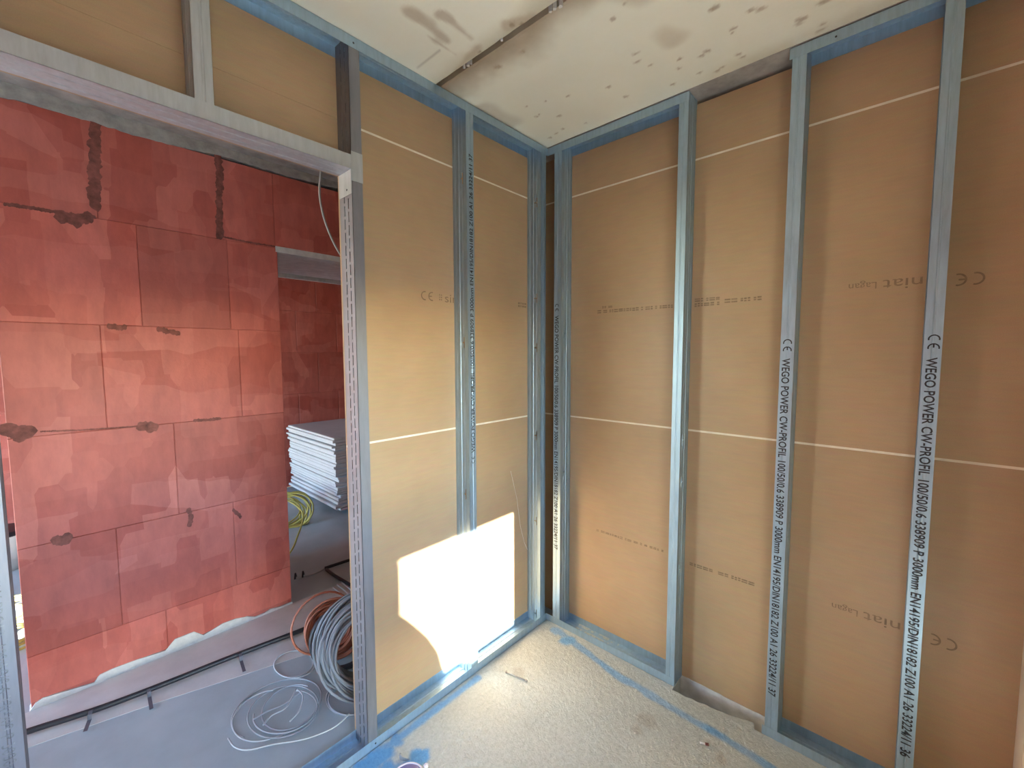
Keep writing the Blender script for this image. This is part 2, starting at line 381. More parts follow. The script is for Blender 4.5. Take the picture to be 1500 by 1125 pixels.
def ceiling_slab(x0, x1, z):
    xs_ = np.linspace(x0, x1, int((x1 - x0) / 0.009) + 1); ys_ = np.linspace(YB, 0.1, int((0.1 - YB) / 0.009) + 1)
    X, Y = np.meshgrid(xs_, ys_)
    c = np.array([0.86, 0.87, 0.74])[None, None] * (0.93 + 0.14 * fbm(X * 2.2, Y * 2.2, 4))[..., None]
    def tint(mask, col, k):
        nonlocal c
        mk = np.clip(mask * k, 0, 1)[..., None]; c = c * (1 - mk) + np.array(col) * mk
    nz = fbm(X * 7, Y * 7, 4)
    if x0 > JX - 0.02:                                            # right slab: brown damp band along the joint, speckles
        tint(ss(0.17, 0.02, X - JX + 0.12 * (nz - 0.5) + 0.05 * ss(-0.45, -0.75, Y)) * (0.6 + 0.5 * nz), (0.30, 0.22, 0.13), 0.95)
        for u, v, r in spots:
            p = at('z', H, u, v)
            dx = (X - p.x) * 0.9 + (Y - p.y) * 0.25; dy = (Y - p.y) * 0.55 - (X - p.x) * 0.2
            dd = np.hypot(dx, dy) + 0.010 * (fbm(X * 55 + u, Y * 55 + v, 2) - 0.5)
            tint(ss(0.0015 * r, 0.0004 * r, dd), (0.38, 0.29, 0.18), 0.7)
        tint(ss(0.62, 0.75, fbm(X * 3 + 9, Y * 3, 3)), (0.52, 0.45, 0.33), 0.5)
        tint(ss(0.10, 0.0, -X) * ss(-0.7, -1.1, Y) * nz, (0.45, 0.38, 0.24), 0.8)
    else:                                                          # left slab: grey-brown smears and drips by the joint
        tint(ss(0.10, 0.0, JX - X + 0.08 * (nz - 0.5)), (0.46, 0.43, 0.30), 0.6)
        for (ua, va), (ub, vb), w in (((650, 22), (690, 58), .022), ((626, 54), (668, 80), .016), ((600, 20), (655, 60), .03), ((668, 105), (700, 70), .03), ((742, 37), (780, 30), .03)):
            a, b_ = at('z', H, ua, va), at('z', H, ub, vb)
            tint(ss(w, w * 0.2, segdist(X, Y, [tuple(a[:2]), tuple(b_[:2])]) + 0.07 * (nz - 0.5)), (0.52, 0.45, 0.33), 0.75)
        for u, v, r in spots:
            p = at('z', H, u, v)
            tint(ss(0.0019 * r, 0.0007 * r, np.hypot(X - p.x, Y - p.y)), (0.30, 0.22, 0.13), 0.8)
        a, b_ = at('z', H, 612, 100), at('z', H, 645, 74)
        tint(ss(0.004, 0.001, segdist(X, Y, [tuple(a[:2]), tuple(b_[:2])])), (0.25, 0.22, 0.16), 0.4)
    # ragged arris along the joint
    e = np.abs(X - JX)
    Z = np.full(X.shape, z) + 0.012 * ss(0.022, 0.0, e) * (0.4 + 0.9 * fbm(X * 0 + 3, Y * 24, 2)) + 0.002 * (fbm(X * 5, Y * 5, 2) - 0.5)
    return grid('ceiling_slab', X, Y, Z, c, 'ceil', ce, skirt=0.05)
ceiling_slab(-2.65, JX - 0.015, H + 0.0015)
ceiling_slab(JX + 0.014, 0.0, H + 0.0065)
mb = MB()                                                          # flakes of mortar hanging at the joint
for u, v, s in ((686, 97, .010), (680, 100, .006), (822, 10, .010), (812, 14, .007), (806, 18, .006), (735, 60, .005), (690, 94, .006)):
    p = at('z', H - 0.004, u, v); k = 6
    ring = [(p.x + s * random.uniform(.5, 1.2) * math.cos(6.283 * i / k), p.y + s * random.uniform(.5, 1.3) * math.sin(6.283 * i / k)) for i in range(k)]
    mb.prism(ring, H - 0.003, H + 0.02, lambda a, b_, h: (a, b_, h))
mb.obj('mortar_crumb', 'bed', ce)
MB().box(0.0, 0.7, YB, 0.1, H + 0.004, H + 0.035).obj('raw_edge', 'concrete', ce)
MB().box(-6.0, 3.0, 0.1, 4.1, H, H + 0.035).obj('soffit', 'concrete', ce)
MB().box(-6.0, -2.65, -2.3, 0.1, H, H + 0.035).obj('soffit', 'plaster', ce)

# ------------------------------------------------------------------ outer walls and windows (behind the camera or out of the frame)
def wall_with_hole(name, x0, x1, y0, y1, hx0, hx1, hz0, hz1, label, axis='x'):
    mb = MB()
    def b(a0, a1, z0, z1):
        if axis == 'x': mb.box(a0, a1, y0, y1, z0, z1)
        else: mb.box(y0, y1, a0, a1, z0, z1)
    b(x0, hx0, 0 - .1, H); b(hx1, x1, -.1, H); b(hx0, hx1, -.1, hz0); b(hx0, hx1, hz1, H)
    return struct(mb.obj(name, 'plaster'), label, 'wall')
PZ1 = 0.42  # top of the added low opening
bw = MB()
for a in ((-2.65, WX0, -.1, H), (WX1, 3.0, -.1, H), (WX0, WX1, -.1, 0.0), (WX0, WX1, PZ1, WZ0), (WX0, WX1, WZ1, H)): bw.box(a[0], a[1], -2.25, YB, a[2], a[3])
struct(bw.obj('wall_back', 'plaster'), 'pale outer wall with the window that lets the sun in', 'wall')
wall_with_hole('wall_back_annex', -6.0, -2.65, -2.25, YB, -5.6, -3.8, 0.3, 2.5, 'pale plastered outer wall of the space beyond the corridor')
wall_with_hole('wall_end', -1.85, YF, -6.0, -5.9, 1.0, 3.6, 0.2, 2.5, 'pale plastered end wall of the far room', axis='y')
struct(MB().box(-2.75, -2.65, YB, 0.1, -.1, H).obj('wall_side', 'red'), 'red coated side wall behind the door jamb', 'wall')
struct(MB().box(3.0, 3.1, -2.25, 4.1, -.1, H).obj('wall_outer', 'plaster'), 'pale plastered outer wall beyond the stud wall', 'wall')
sill = MB().box(WX0 - .03, WX1 + .03, -2.25, YB + .03, WZ0 - 0.03, WZ0 - 0.001)
# unseen low opening and panel added below the window, for sun on the floor
sill.box(WX0, WX1, -2.20, -2.12, PZ1 - 0.03, PZ1)
o = struct(sill.obj('window_1', 'white'), 'window opening with a pale sill board', 'window')
# balcony added outside the window, unseen; its side wall trims the sunbeam
struct(MB().box(-2.53, -2.426, -3.45, -2.25, -0.2, 2.45).obj('added_balcony_wall', 'plaster'), 'side wall of an added balcony, trimming the sunbeam', 'balcony')
struct(MB().box(-2.53, 3.0, -3.45, -2.25, -0.2, -0.05).obj('added_balcony_floor', 'asphalt'), 'dark floor of the added balcony outside the window', 'balcony')
struct(MB().box(-6.0, -5.7, -9.5, -2.25, -0.5, 3.2).obj('added_wing_wall', 'plaster'), 'added building wing that keeps the sun off a window', 'wall')  # unseen wing, added to keep sun out of the annex window
struct(MB().box(-40, 40, -60, -2.25, -0.5, -0.4).obj('ground', 'asphalt'), 'dark paved yard outside the window', 'ground')
# corner bead where the stud wall meets the outer wall
struct(MB().box(-0.004, 0.10, YB, YB + 0.006, 0, H).obj('trim_1', 'plaster'), 'pale corner bead at the end of the stud wall', 'trim')

# ------------------------------------------------------------------ board lining on the far side of the studs
wl = struct(empty('wall_left', (0, D, 0)), 'stud wall with brown board lining beside the doorway', 'wall')
wr = struct(empty('wall_right', (D, 0, 0)), 'stud wall with brown board lining right of the corner', 'wall')
G = 0.0045
def boardA(x0, x1, z0, z1): return MB().box(x0, x1, D, D + 0.0125, z0, z1).obj('board', 'board', wl)
def boardB(y0, y1, z0, z1): return MB().box(D, D + 0.0125, y0, y1, z0, z1).obj('board', 'board', wr)
XJ = -1.1655
for z0, z1 in ((0.004, ZL - G), (ZL + G, ZH - G), (ZH + G, H - 0.006)):
    boardA(XJ, D, z0, z1)
for z0, z1 in ((2.285, ZH - G), (ZH + G, H - 0.006)): boardA(-2.65, XJ - 0.001, z0, z1)
boardA(-2.65, -2.05, 0.004, 2.285)
for z0, z1 in ((0.0, ZL - G), (ZL + G, ZH - G), (ZH + G, 2.732)): boardB(YB, D, z0, z1)
for z in (ZL, ZH):
    MB().box(XJ, D - 0.001, D + 0.0012, D + 0.010, z - G, z + G).obj('joint_filler', 'joint', wl)
    MB().box(D + 0.0012, D + 0.010, YB, D - 0.001, z - G, z + G).obj('joint_filler', 'joint', wr)
MB().box(-2.65, XJ, D + 0.0012, D + 0.010, ZH - G, ZH + G).obj('joint_filler', 'board', wl)
# concrete kerb under the board, bared where the screed is broken away
kb = MB()
ky = np.linspace(-1.16, -0.772, 30)
kb.prism([(-0.772, -0.1)] + [(float(y), 0.0 + 0.003 * random.random()) for y in ky[::-1]] + [(-1.16, -0.1)], 0.097, 0.13, lambda a, b_, h: (h, a, b_))
kb.obj('kerb', 'bed', wr)

# ------------------------------------------------------------------ printing
def text_mesh(s, material, bold=0.0):
    cu = bpy.data.curves.new('t', 'FONT'); cu.body = s; cu.size = 1.0; cu.offset = bold; cu.resolution_u = 3; cu.extrude = 0.0
    ob = bpy.data.objects.new('t', cu); COL.objects.link(ob)
    dg = bpy.context.evaluated_depsgraph_get()
    me = bpy.data.meshes.new_from_object(ob.evaluated_get(dg))
    bpy.data.objects.remove(ob); bpy.data.curves.remove(cu)
    me.materials.clear(); me.materials.append(M[material])
    return me
def lettering(s, origin, along, upv, length, height, material, parent, name='printed_lettering', bold=0.0):
    me = text_mesh(s, material, bold)
    co = np.array([v.co[:] for v in me.vertices]); lo = co.min(0); hi = co.max(0)
    A = Vector(along).normalized(); U = Vector(upv).normalized(); O = Vector(origin)
    for v in me.vertices:
        a = (v.co.x - lo[0]) / (hi[0] - lo[0]) * length; b_ = (v.co.y) * height / 0.73
        v.co = O + A * a + U * b_ + A.cross(U) * 0.0004
    me.update()
    return link(name, me, parent)
PRINT = 'WEGO POWER CW-PROFIL 100/50/0.6 338909 P 3000mm EN14195/DIN18182 Z100 A1 26 33224/11 '
def ce_mark(origin, along, upv, h, material, parent, name='printed_mark'):
    """The CE sign drawn as two open arcs, the second with a middle bar."""
    A = Vector(along).normalized(); U = Vector(upv).normalized(); O = Vector(origin) + A.cross(U) * 0.0004
    mb = MB(); r = h / 2; w = h * 0.13
    for cx in (0, h * 0.95):
        pts = []
        for rr in (r, r - w):
            pts.append([(cx + r + rr * math.cos(math.radians(t)), r + rr * math.sin(math.radians(t))) for t in range(75, 286, 14)])
        n = len(pts[0])
        vs_ = [O + A * a + U * b_ for row in pts for a, b_ in row]
        mb.add(vs_, [(i, i + 1, n + i + 1, n + i) for i in range(n - 1)])
    bar = [(h * .95 + w * .8, r - w / 2), (h * .95 + r * 0.95, r - w / 2), (h * .95 + r * 0.95, r + w / 2), (h * .95 + w * .8, r + w / 2)]
    mb.add([O + A * a + U * b_ for a, b_ in bar], [(0, 1, 2, 3)])
    return mb.obj(name, material, parent)

# ------------------------------------------------------------------ studs and tracks
T = 0.0008
def fnA(s0, sgn=1): return lambda a, b_, h: (s0 + a * sgn, b_, h)          # a: along the left wall, b: into the wall, h: up
def fnB(t0, sgn=1): return lambda a, b_, h: (b_, -(t0 + a * sgn), h)       # the same on the right wall
WEB = [(0, 0.0), (0, 0.018), (0.0022, 0.022), (0.0022, 0.029), (0, 0.033), (0, 0.045), (0.0025, 0.047), (0.0025, 0.053), (0, 0.055), (0, 0.067), (0.0022, 0.071), (0.0022, 0.078), (0, 0.082), (0, 0.0982)]
def flange(w, y, inward):
    return [(0, y), (w * 0.42, y), (w * 0.46, y + inward * 0.0012), (w * 0.54, y + inward * 0.0012), (w * 0.58, y), (w - 0.001, y), (w, y + inward * 0.001), (w, y + inward * 0.007)]
def stud(fn, w, z0, z1, loc, label, punches=(), group=None, material='steel'):
    """C-shaped stud: fn maps (across from the web, depth, height) to the world."""
    root = tag(empty('metal_stud', loc), label, 'stud', group)
    ff = MB().sheet([(a, b_ + 0.0012) for a, b_ in flange(w, 0, 1)], T, z0, z1, fn).obj('front_flange', material, root)
    web = MB().sheet([(a, b_ + 0.0008) for a, b_ in WEB], -T, z0, z1, fn).obj('web', material, root)
    MB().sheet([(a, b_ + 0.0006) for a, b_ in flange(w, 0.0985, -1)], -T, z0, z1, fn).obj('rear_flange', material, root)
    if punches:
        c = MB()
        for z in punches:
            for y in (0.039,):
                w_, g_, t_, h_ = 0.0105, 0.0062, 0.0030, 0.026
                hp = [(-w_, -h_), (-g_, -h_), (-g_, -t_), (g_, -t_), (g_, -h_), (w_, -h_), (w_, h_), (g_, h_), (g_, t_), (-g_, t_), (-g_, h_), (-w_, h_)]
                c.prism([(y + a, z + b_) for a, b_ in hp], -0.008, 0.008, lambda a, b_, h: fn(h, a, b_))
        cut(web, c)
    return root, ff
def print_stud(ff, fn_origin, along, upv, height, tail, length=1.40):
    A = Vector(along)
    ce_mark(fn_origin, along, upv, height, 'ink', ff)
    lettering(PRINT + tail, Vector(fn_origin) + A.normalized() * height * 2.5, along, upv, length, height, 'ink', ff, bold=0.016)

PUN = (0.25, 0.75, 1.0, 1.5, 2.0, 2.5)
Z0, Z1 = 0.0016, H - 0.0016
sA1, fA1 = stud(fnA(-0.6077), 0.0462, Z0, Z1, (-0.585, 0.05, 0), 'galvanised steel stud with upward printing in the sunlit wall', (1.66, 0.92, 2.42))
print_stud(fA1, (-0.572, 0.0009, 1.075), (0, 0, 1), (-1, 0, 0), 0.021, '37')
sA2, fA2 = stud(fnA(-0.0589), 0.0461, Z0, Z1, (-0.036, 0.05, 0), 'unprinted steel stud at the corner on the doorway side', (0.05, 0.62, 1.13, 1.64, 1.92, 2.45))
sB0, fB0 = stud(fnB(0.0971, -1), 0.0507, Z0, Z1, (0.05, -0.07, 0), 'steel stud with downward printing right in the room corner', (0.92, 1.24, 1.72))
ce_mark((0.0009, -0.055, 1.885), (0, 0, -1), (0, -1, 0), 0.026, 'ink', fB0)
lettering(PRINT + '37', (0.0009, -0.055, 1.82), (0, 0, -1), (0, -1, 0), 1.36, 0.026, 'ink', fB0, bold=0.016)
sB1, fB1 = stud(fnB(0.7763, -1), 0.0426, Z0, Z1, (0.05, -0.755, 0), 'unprinted steel stud beside the broken floor edge', (0.57, 1.0, 1.2, 2.2))
sB2, fB2 = stud(fnB(1.2058, -1), 0.0467, Z0, Z1, (0.05, -1.18, 0), 'steel stud with downward printing where the second track starts', (0.86, 1.9))
ce_mark((0.0009, -1.168, 1.66), (0, 0, -1), (0, -1, 0), 0.030, 'ink', fB2)
lettering(PRINT + '37', (0.0009, -1.168, 1.585), (0, 0, -1), (0, -1, 0), 1.40, 0.027, 'ink', fB2, bold=0.016)
sB3, fB3 = stud(fnB(1.6098, -1), 0.0444, Z0, Z1, (0.05, -1.59, 0), 'steel stud with bold downward printing beside the reddish board bay', (1.0,))
ce_mark((0.0009, -1.575, 1.665), (0, 0, -1), (0, -1, 0), 0.030, 'ink', fB3)
lettering(PRINT + '36', (0.0009, -1.575, 1.59), (0, 0, -1), (0, -1, 0), 1.40, 0.027, 'ink', fB3, bold=0.018)
sL, fL = stud(fnA(-2.0430, -1), 0.0440, Z0, Z1, (-2.065, 0.05, 0), 'printed steel stud forming the other door jamb', (0.4,), material='steel_shaded')  # darker steel copy stands in for shade on this stud
lettering(PRINT + '37', (-2.077, 0.0009, 1.30), (0, 0, -1), (1, 0, 0), 1.25, 0.022, 'wornink', fL, bold=0.004)
sH, fH = stud(fnA(-1.6320), 0.0470, 2.300, Z1, (-1.61, 0.05, 2.3), 'short steel stud above the door header', (), material='steel_dull')

# slotted heavy jamb post
post = tag(empty('slotted_post', (-1.146, 0.05, 0)), 'heavy steel door post with two rows of slots', 'post')
px = -1.1671
MB().sheet([(0.0, 0.0012), (0.0427, 0.0012)], 0.0016, Z0, Z1, fnA(px)).obj('front_flange', 'steel_shaded', post)
MB().sheet([(0.0, 0.0988), (0.0427, 0.0988)], -0.0016, Z0, Z1, fnA(px)).obj('rear_flange', 'steel_shaded', post)
mb = MB(); ysl = [(0.0012, 0.028), (0.034, 0.058), (0.064, 0.0988)]
for a, b_ in ysl: mb.box(px, px + 0.0016, a, b_, Z0, Z1)
pitch = 0.0485
for a, b_, ph in ((0.028, 0.034, 0.0), (0.058, 0.064, 0.022)):
    z = Z0 - ph
    while z < Z1:
        lo, hi = max(Z0, z), min(Z1, z + 0.011)
        if hi > lo: mb.box(px, px + 0.0016, a, b_, lo, hi)
        z += pitch
mb.obj('slotted_web', 'steel_shaded', post)

def track(fn, s0, s1, zweb, dirz, loc, name, label, fh=0.040, material='steel', screws=()):
    """U-shaped track along a wall. fn(s, depth, z); flanges go from zweb in direction dirz."""
    root = tag(empty(name, loc), label, 'track')
    e = 0.0003 * dirz
    def part(nm, poly, t): return MB().sheet(poly, t, s0, s1, lambda a, b_, h: fn(h, a, b_)).obj(nm, material, root)
    part('front_flange', [(0.0, zweb + e), (0.0, zweb + dirz * fh)], -0.0008 * dirz)
    part('rear_flange', [(D - 0.0003, zweb + e), (D - 0.0003, zweb + dirz * fh)], 0.0008 * dirz)
    part('web', [(0.0, zweb + e), (0.022, zweb + e), (0.025, zweb + dirz * 0.002), (0.035, zweb + dirz * 0.002), (0.038, zweb + e), (0.062, zweb + e), (0.065, zweb + dirz * 0.002), (0.075, zweb + dirz * 0.002), (0.078, zweb + e), (D - 0.0004, zweb + e)], 0.0008 * dirz)
    for s, dz in screws:
        mb = MB(); c = Vector(fn(s, -0.0006, zweb + dirz * dz)); q = Vector(fn(s, 0.0012, zweb + dirz * dz))
        mb.tube([q, c], 0.0035, 10); mb.obj('screw', 'black', root)
    return root
tA = lambda s, dpt, z: (s, dpt, z)
tB = lambda s, dpt, z: (dpt, -s, z)
track(tA, -2.65, 0.0, H, -1, (-1.3, 0.05, H), 'ceiling_track', 'ceiling track above the doorway and the sunlit wall', screws=((-1.146, 0.022),))
track(tA, -2.65, 0.0, 0.0, 1, (-1.3, 0.05, 0), 'floor_track', 'floor track running on through the doorway', screws=((-1.135, 0.02),))
track(tB, 0.0, 0.7775, H, -1, (0.05, -0.38, H), 'ceiling_track', 'short ceiling track between room corner and broken floor edge')
track(tB, 0.0, 0.7775, 0.0, 1, (0.05, -0.38, 0), 'floor_track', 'short floor track from the room corner to the broken screed')
track(tB, 1.150, 1.85, H, -1, (0.05, -1.5, H), 'ceiling_track', 'ceiling track above the two studs with bold printing', screws=((1.29, 0.022),))
track(tB, 1.150, 1.85, 0.0, 1, (0.05, -1.5, 0), 'floor_track', 'floor track below the two studs with bold printing')
hd = track(tA, -2.041, -1.1675, 2.282, 1, (-1.6, 0.05, 2.28), 'door_header', 'steel track forming the header of the doorway', fh=0.050, material='steel_dull')
hd['category'] = 'header'
# header ends: flange tab lapped over the post and the web bent down along it
MB().box(-1.1685, -1.1235, -0.0016, -0.0004, 2.240, 2.345).obj('flange_tab', 'steel_dull', hd)
tab = MB().box(-1.1692, -1.1678, 0.001, 0.098, 2.195, 2.2815).obj('bent_tab', 'steel_dull', hd)
MB().tube([(-1.1698, 0.036, 2.215), (-1.1686, 0.036, 2.215)], 0.004, 10).obj('screw', 'black', tab)

# faint maker's print on the backs of the boards
bl = [c for c in wl.children if c.name.startswith('board')]; br = [c for c in wr.children if c.name.startswith('board')]
bA_mid = bl[1]; bB_low, bB_mid = br[0], br[1]
ce_mark((-0.800, D - 0.0002, 1.850), (1, 0, 0), (0, 0, 1), 0.042, 'faint', bA_mid)
def dots(mb, O, A, U, w):
    for i in range(2):
        for j in range(3):
            p = Vector(O) + Vector(A) * (i * w * 1.8) + Vector(U) * (j * w * 1.8)
            q = [p, p + Vector(A) * w, p + Vector(A) * w + Vector(U) * w, p + Vector(U) * w]
            mb.add([v + Vector(A).cross(Vector(U)) * 0.0004 for v in q], [(0, 1, 2, 3)])
mb = MB(); dots(mb, (-0.698, D - 0.0002, 1.858), (1, 0, 0), (0, 0, 1), 0.006); mb.obj('printed_mark', 'faint', bA_mid)
lettering('siniat', (-0.664, D - 0.0002, 1.852), (1, 0, 0), (0, 0, 1), 0.155, 0.042, 'faint', bA_mid)
for z, bd in ((1.868, bB_mid), (0.618, bB_low)):
    ce_mark((D - 0.0002, -1.702, z), (0, 1, 0), (0, 0, -1), 0.042, 'faint', bd)
    lettering('siniat', (D - 0.0002, -1.602, z), (0, 1, 0), (0, 0, -1), 0.150, 0.040, 'faint', bd)
    lettering('Lagan', (D - 0.0002, -1.435, z - 0.004), (0, 1, 0), (0, 0, -1), 0.080, 0.026, 'faint', bd)
def smudges(axis, rows, bd):
    """Illegible batch print: rows of short worn dashes."""
    mb = MB()
    for a0, a1, z, h in rows:
        a = a0
        while a < a1:
            w = random.choice((0.010, 0.016, 0.024)); g = random.choice((0.004, 0.004, 0.013))
            for k in (0.0, 0.55):
                zz = z + h * k + random.uniform(-.001, .001)
                q = [(a, zz), (a + w, zz), (a + w, zz + h * 0.36), (a, zz + h * 0.36)]
                if axis == 'A': mb.add([(x, D - 0.0005, y) for x, y in q], [(0, 1, 2, 3)])
                else: mb.add([(D - 0.0005, -x, y) for x, y in q], [(0, 1, 2, 3)])
            a += w + g
    mb.obj('printed_mark', 'faint', bd)
smudges('B', ((0.27, 0.68, 1.826, 0.017), (0.30, 0.36, 1.850, 0.013), (0.79, 0.90, 1.822, 0.018), (0.79, 0.90, 1.845, 0.016), (0.92, 1.06, 1.830, 0.018)), bB_mid)
smudges('B', ((0.28, 0.66, 0.60, 0.012), (0.80, 0.90, 0.578, 0.017), (0.93, 1.06, 0.578, 0.017)), bB_low)
smudges('A', ((-0.14, -0.075, 1.870, 0.03),), bA_mid)
# pale scratches on the boards
mb = MB()
def scratch(axis, pts, w=0.0012):
    P = [at('y' if axis == 'A' else 'x', D - 0.0004, u, v) for u, v in pts]
    mb.tube([Vector(p) for p in P], w, 4)
scratch('A', [(748, 690), (757, 730), (762, 770), (768, 795), (773, 806)])
mb.obj('scratch', 'joint', bl[0])

# ------------------------------------------------------------------ red block walls across the corridor
def chamfer_block(w, d_, h):
    c = 0.0022
    me = MB()
    me.add([(0, d_, 0), (w, d_, 0), (w, d_, h), (0, d_, h), (0, c, 0), (w, c, 0), (w, c, h), (0, c, h), (c, 0, c), (w - c, 0, c), (w - c, 0, h - c), (c, 0, h - c)],
           [(0, 3, 2, 1), (0, 1, 5, 4), (1, 2, 6, 5), (2, 3, 7, 6), (3, 0, 4, 7), (4, 5, 9, 8), (5, 6, 10, 9), (6, 7, 11, 10), (7, 4, 8, 11), (8, 9, 10, 11)])
    return me.mesh('brick', 'red')
cache = {}
def block(parent, x0, x1, y, z0, z1, g=0.0012):
    w, h = round(x1 - x0 - g, 4), round(z1 - z0 - g, 4)
    if (w, h) not in cache: cache[(w, h)] = chamfer_block(w, 0.12, h)
    o = link('brick', cache[(w, h)], parent); o.location = Vector((x0 + g / 2, y + random.uniform(-0.001, 0.001), z0 + g / 2)) - parent.matrix_world.translation
    o.matrix_parent_inverse = Matrix.Identity(4)
    return o
wc = struct(empty('wall_corridor', (-1.53, YR, 0)), 'red coated block wall across the corridor', 'wall')
courses = [(0.035, 0.25), (0.25, 0.75), (0.75, 1.245), (1.245, 1.75), (1.75, 2.25), (2.25, 2.69)]
joints = [[-2.09, -1.60, -0.972], [-2.09, -1.77, -1.27, -0.972], [-2.09, -1.52, -0.972], [-2.09, -1.775, -1.20, -0.972], [-2.09, -1.62, -1.235, -0.972], [-2.09, -1.755, -1.265, -0.985]]
for (z0, z1), js in zip(courses, joints):
    for a, b_ in zip(js[:-1], js[1:]): block(wc, a, b_, YR, z0, z1)
for a, b_ in ((-0.985, -0.5), (-0.5, 0.0), (0.0, 0.3)): block(wc, a, b_, YR, 2.262, 2.69)
MB().box(-2.088, -0.974, YR + 0.005, YR2, 0, 2.69).obj('core', 'red', wc)
MB().box(-0.974, 3.0, YR + 0.005, YR2, 2.262, 2.69).obj('core', 'red', wc)
MB().box(0.3, 3.0, YR, YR2, 0, 2.262).obj('core', 'red', wc)
tp = [(-2.6, H)] + [(x, 2.680 + 0.018 * (x + 2.1) + random.uniform(-.004, .004) + 0.006 * math.sin(x * 9)) for x in np.arange(-2.6, 0.4, 0.022)] + [(0.4, H)]
MB().prism(tp, YR - 0.006, YR2, lambda a, b_, h: (a, h, b_)).obj('mortar_band', 'mortar', wc)
lt = MB().box(-0.982, 0.3, YR - 0.003, YR2, 2.228, 2.262)
lt.obj('lintel', 'bed', wc)
MB().box(-0.97, 0.3, YR2 - 0.02, YR2 + 0.004, 2.196, 2.228).obj('lintel_lip', 'bed', wc)
# ragged pale mortar along the foot where the red coat stops
ft = [at('y', YR, u, v) for u, v in ((52, 1030), (62, 1022), (100, 1011), (138, 1001), (146, 988), (165, 979), (200, 966), (242, 953), (256, 936), (284, 925), (298, 930), (326, 913), (345, 906), (362, 903), (374, 910), (388, 900), (396, 892), (410, 897), (428, 884))]
pr = [(p.x, max(0.012, p.z)) for p in ft]
pr = [(-2.095, 0.0)] + pr + [(-0.97, 0.0)]
MB().prism(pr, YR - 0.004, YR + 0.05, lambda a, b_, h: (a, h, b_)).obj('mortar_bed', 'bed', wc)
def smear(pts, w, mname='smear'):
    """Mortar dragged over a joint: a row of ragged overlapping thin dabs along pts, given as photo pixels on the wall face."""
    P = [at('y', YR, u, v) for u, v in pts]; Q = []
    for a, b_ in zip(P[:-1], P[1:]):
        k = max(3, int((b_ - a).length / max(w * 0.7, 0.006)))
        Q += [a.lerp(b_, i / k) for i in range(k)]
    Q.append(P[-1]); mb = MB()
    for q_i, p in enumerate(Q):
        n_ = 11; r0 = w * random.uniform(0.75, 1.05); cx, cz = p.x + random.uniform(-.15, .15) * w, p.z + random.uniform(-.2, .2) * w
        pl = [(cx + r0 * random.uniform(.7, 1.1) * math.cos(6.2832 * i / n_), cz + r0 * 1.25 * random.uniform(.7, 1.1) * math.sin(6.2832 * i / n_)) for i in range(n_)]
        mb.prism(pl, YR - 0.0016 - 0.00003 * q_i, YR + 0.006, lambda a, b_, h: (a, h, b_))
    mb.obj('mortar_smear', mname, wc)
smear([(140, 165), (138, 230), (138, 300)], 0.028)
smear([(8, 299), (60, 307), (100, 314), (138, 318)], 0.008)
smear([(90, 316), (112, 325), (130, 318)], 0.026)
smear([(318, 215), (322, 260), (321, 305), (322, 345)], 0.020)
smear([(322, 346), (360, 354), (402, 361)], 0.005)
smear([(232, 482), (250, 486), (262, 488)], 0.013)
smear([(160, 478), (172, 480), (182, 480)], 0.012)
smear([(12, 630), (28, 636), (40, 634)], 0.030)
smear([(208, 625), (218, 626), (226, 625)], 0.022)
smear([(285, 616), (305, 615), (322, 613)], 0.008)
smear([(60, 632), (120, 630), (205, 624)], 0.004)
smear([(82, 790), (90, 792), (97, 790)], 0.022)
smear([(276, 748), (280, 756), (278, 768)], 0.014)
smear([(342, 748), (348, 752), (352, 757)], 0.010)

wf = struct(empty('wall_far', (0, YF, 0)), 'red coated block wall of the far room', 'wall')
for i, (z0, z1) in enumerate(((0, 0.13), (0.13, 0.63), (0.63, 1.13), (1.13, 1.63), (1.63, 2.126), (2.126, 2.62))):
    a = -0.9 + (0.25 if i % 2 else 0)
    while a < 1.3: block(wf, a, a + 0.5, YF, z0, z1, 0.008); a += 0.5
    a = -5.2 + (0.25 if i % 2 else 0)
    while a < -2.5: block(wf, a, a + 0.5, YF, z0, z1, 0.008); a += 0.5
MB().box(-6.0, 3.0, YF + 0.008, 4.1, 0, H).obj('core', 'red', wf)

# ------------------------------------------------------------------ stack of sheets in the far room
n_sheet = 28; zb = 0.035; th = (0.775 - zb) / n_sheet
for i in range(n_sheet):
    dx = random.choice((-0.025, -0.01, 0.0, 0.012, 0.025)) + random.uniform(-.006, .006); dy = random.uniform(-0.04, 0.03)
    r = random.uniform(-0.007, 0.007); t = th - random.choice((0.0006, 0.001, 0.003, 0.007))
    cx, cy = 0.93 + dx, 3.2 + dy; cr, sr = math.cos(r), math.sin(r)
    z = zb + i * th
    mb = MB(); c = 0.006
    base_ = [(-1, -.6), (1, -.6), (1, .6), (-1, .6)]
    P = [(cx + a * cr - b_ * sr, cy + a * sr + b_ * cr) for a, b_ in base_]
    S = [(cx + (a * (1 - c)) * cr - (b_ * (1 - c)) * sr, cy + (a * (1 - c)) * sr + (b_ * (1 - c)) * cr) for a, b_ in base_]
    mb.add([(x, y, z) for x, y in P] + [(x, y, z + t * .75) for x, y in P] + [(x, y, z + t) for x, y in S],
           [(3, 2, 1, 0), (8, 9, 10, 11)] + [(k, (k + 1) % 4, (k + 1) % 4 + 4, k + 4) for k in range(4)] + [(k + 4, (k + 1) % 4 + 4, (k + 1) % 4 + 8, k + 8) for k in range(4)])
    o = mb.obj('wall_sheet', 'sheet')
    lab = 'topmost white sheet of the stack in the far room' if i == n_sheet - 1 else ('lowest white sheet of the stack in the far room' if i == 0 else 'white sheet in the middle of the stack in the far room')
    tag(o, lab, 'sheet', 'stacked white sheets')
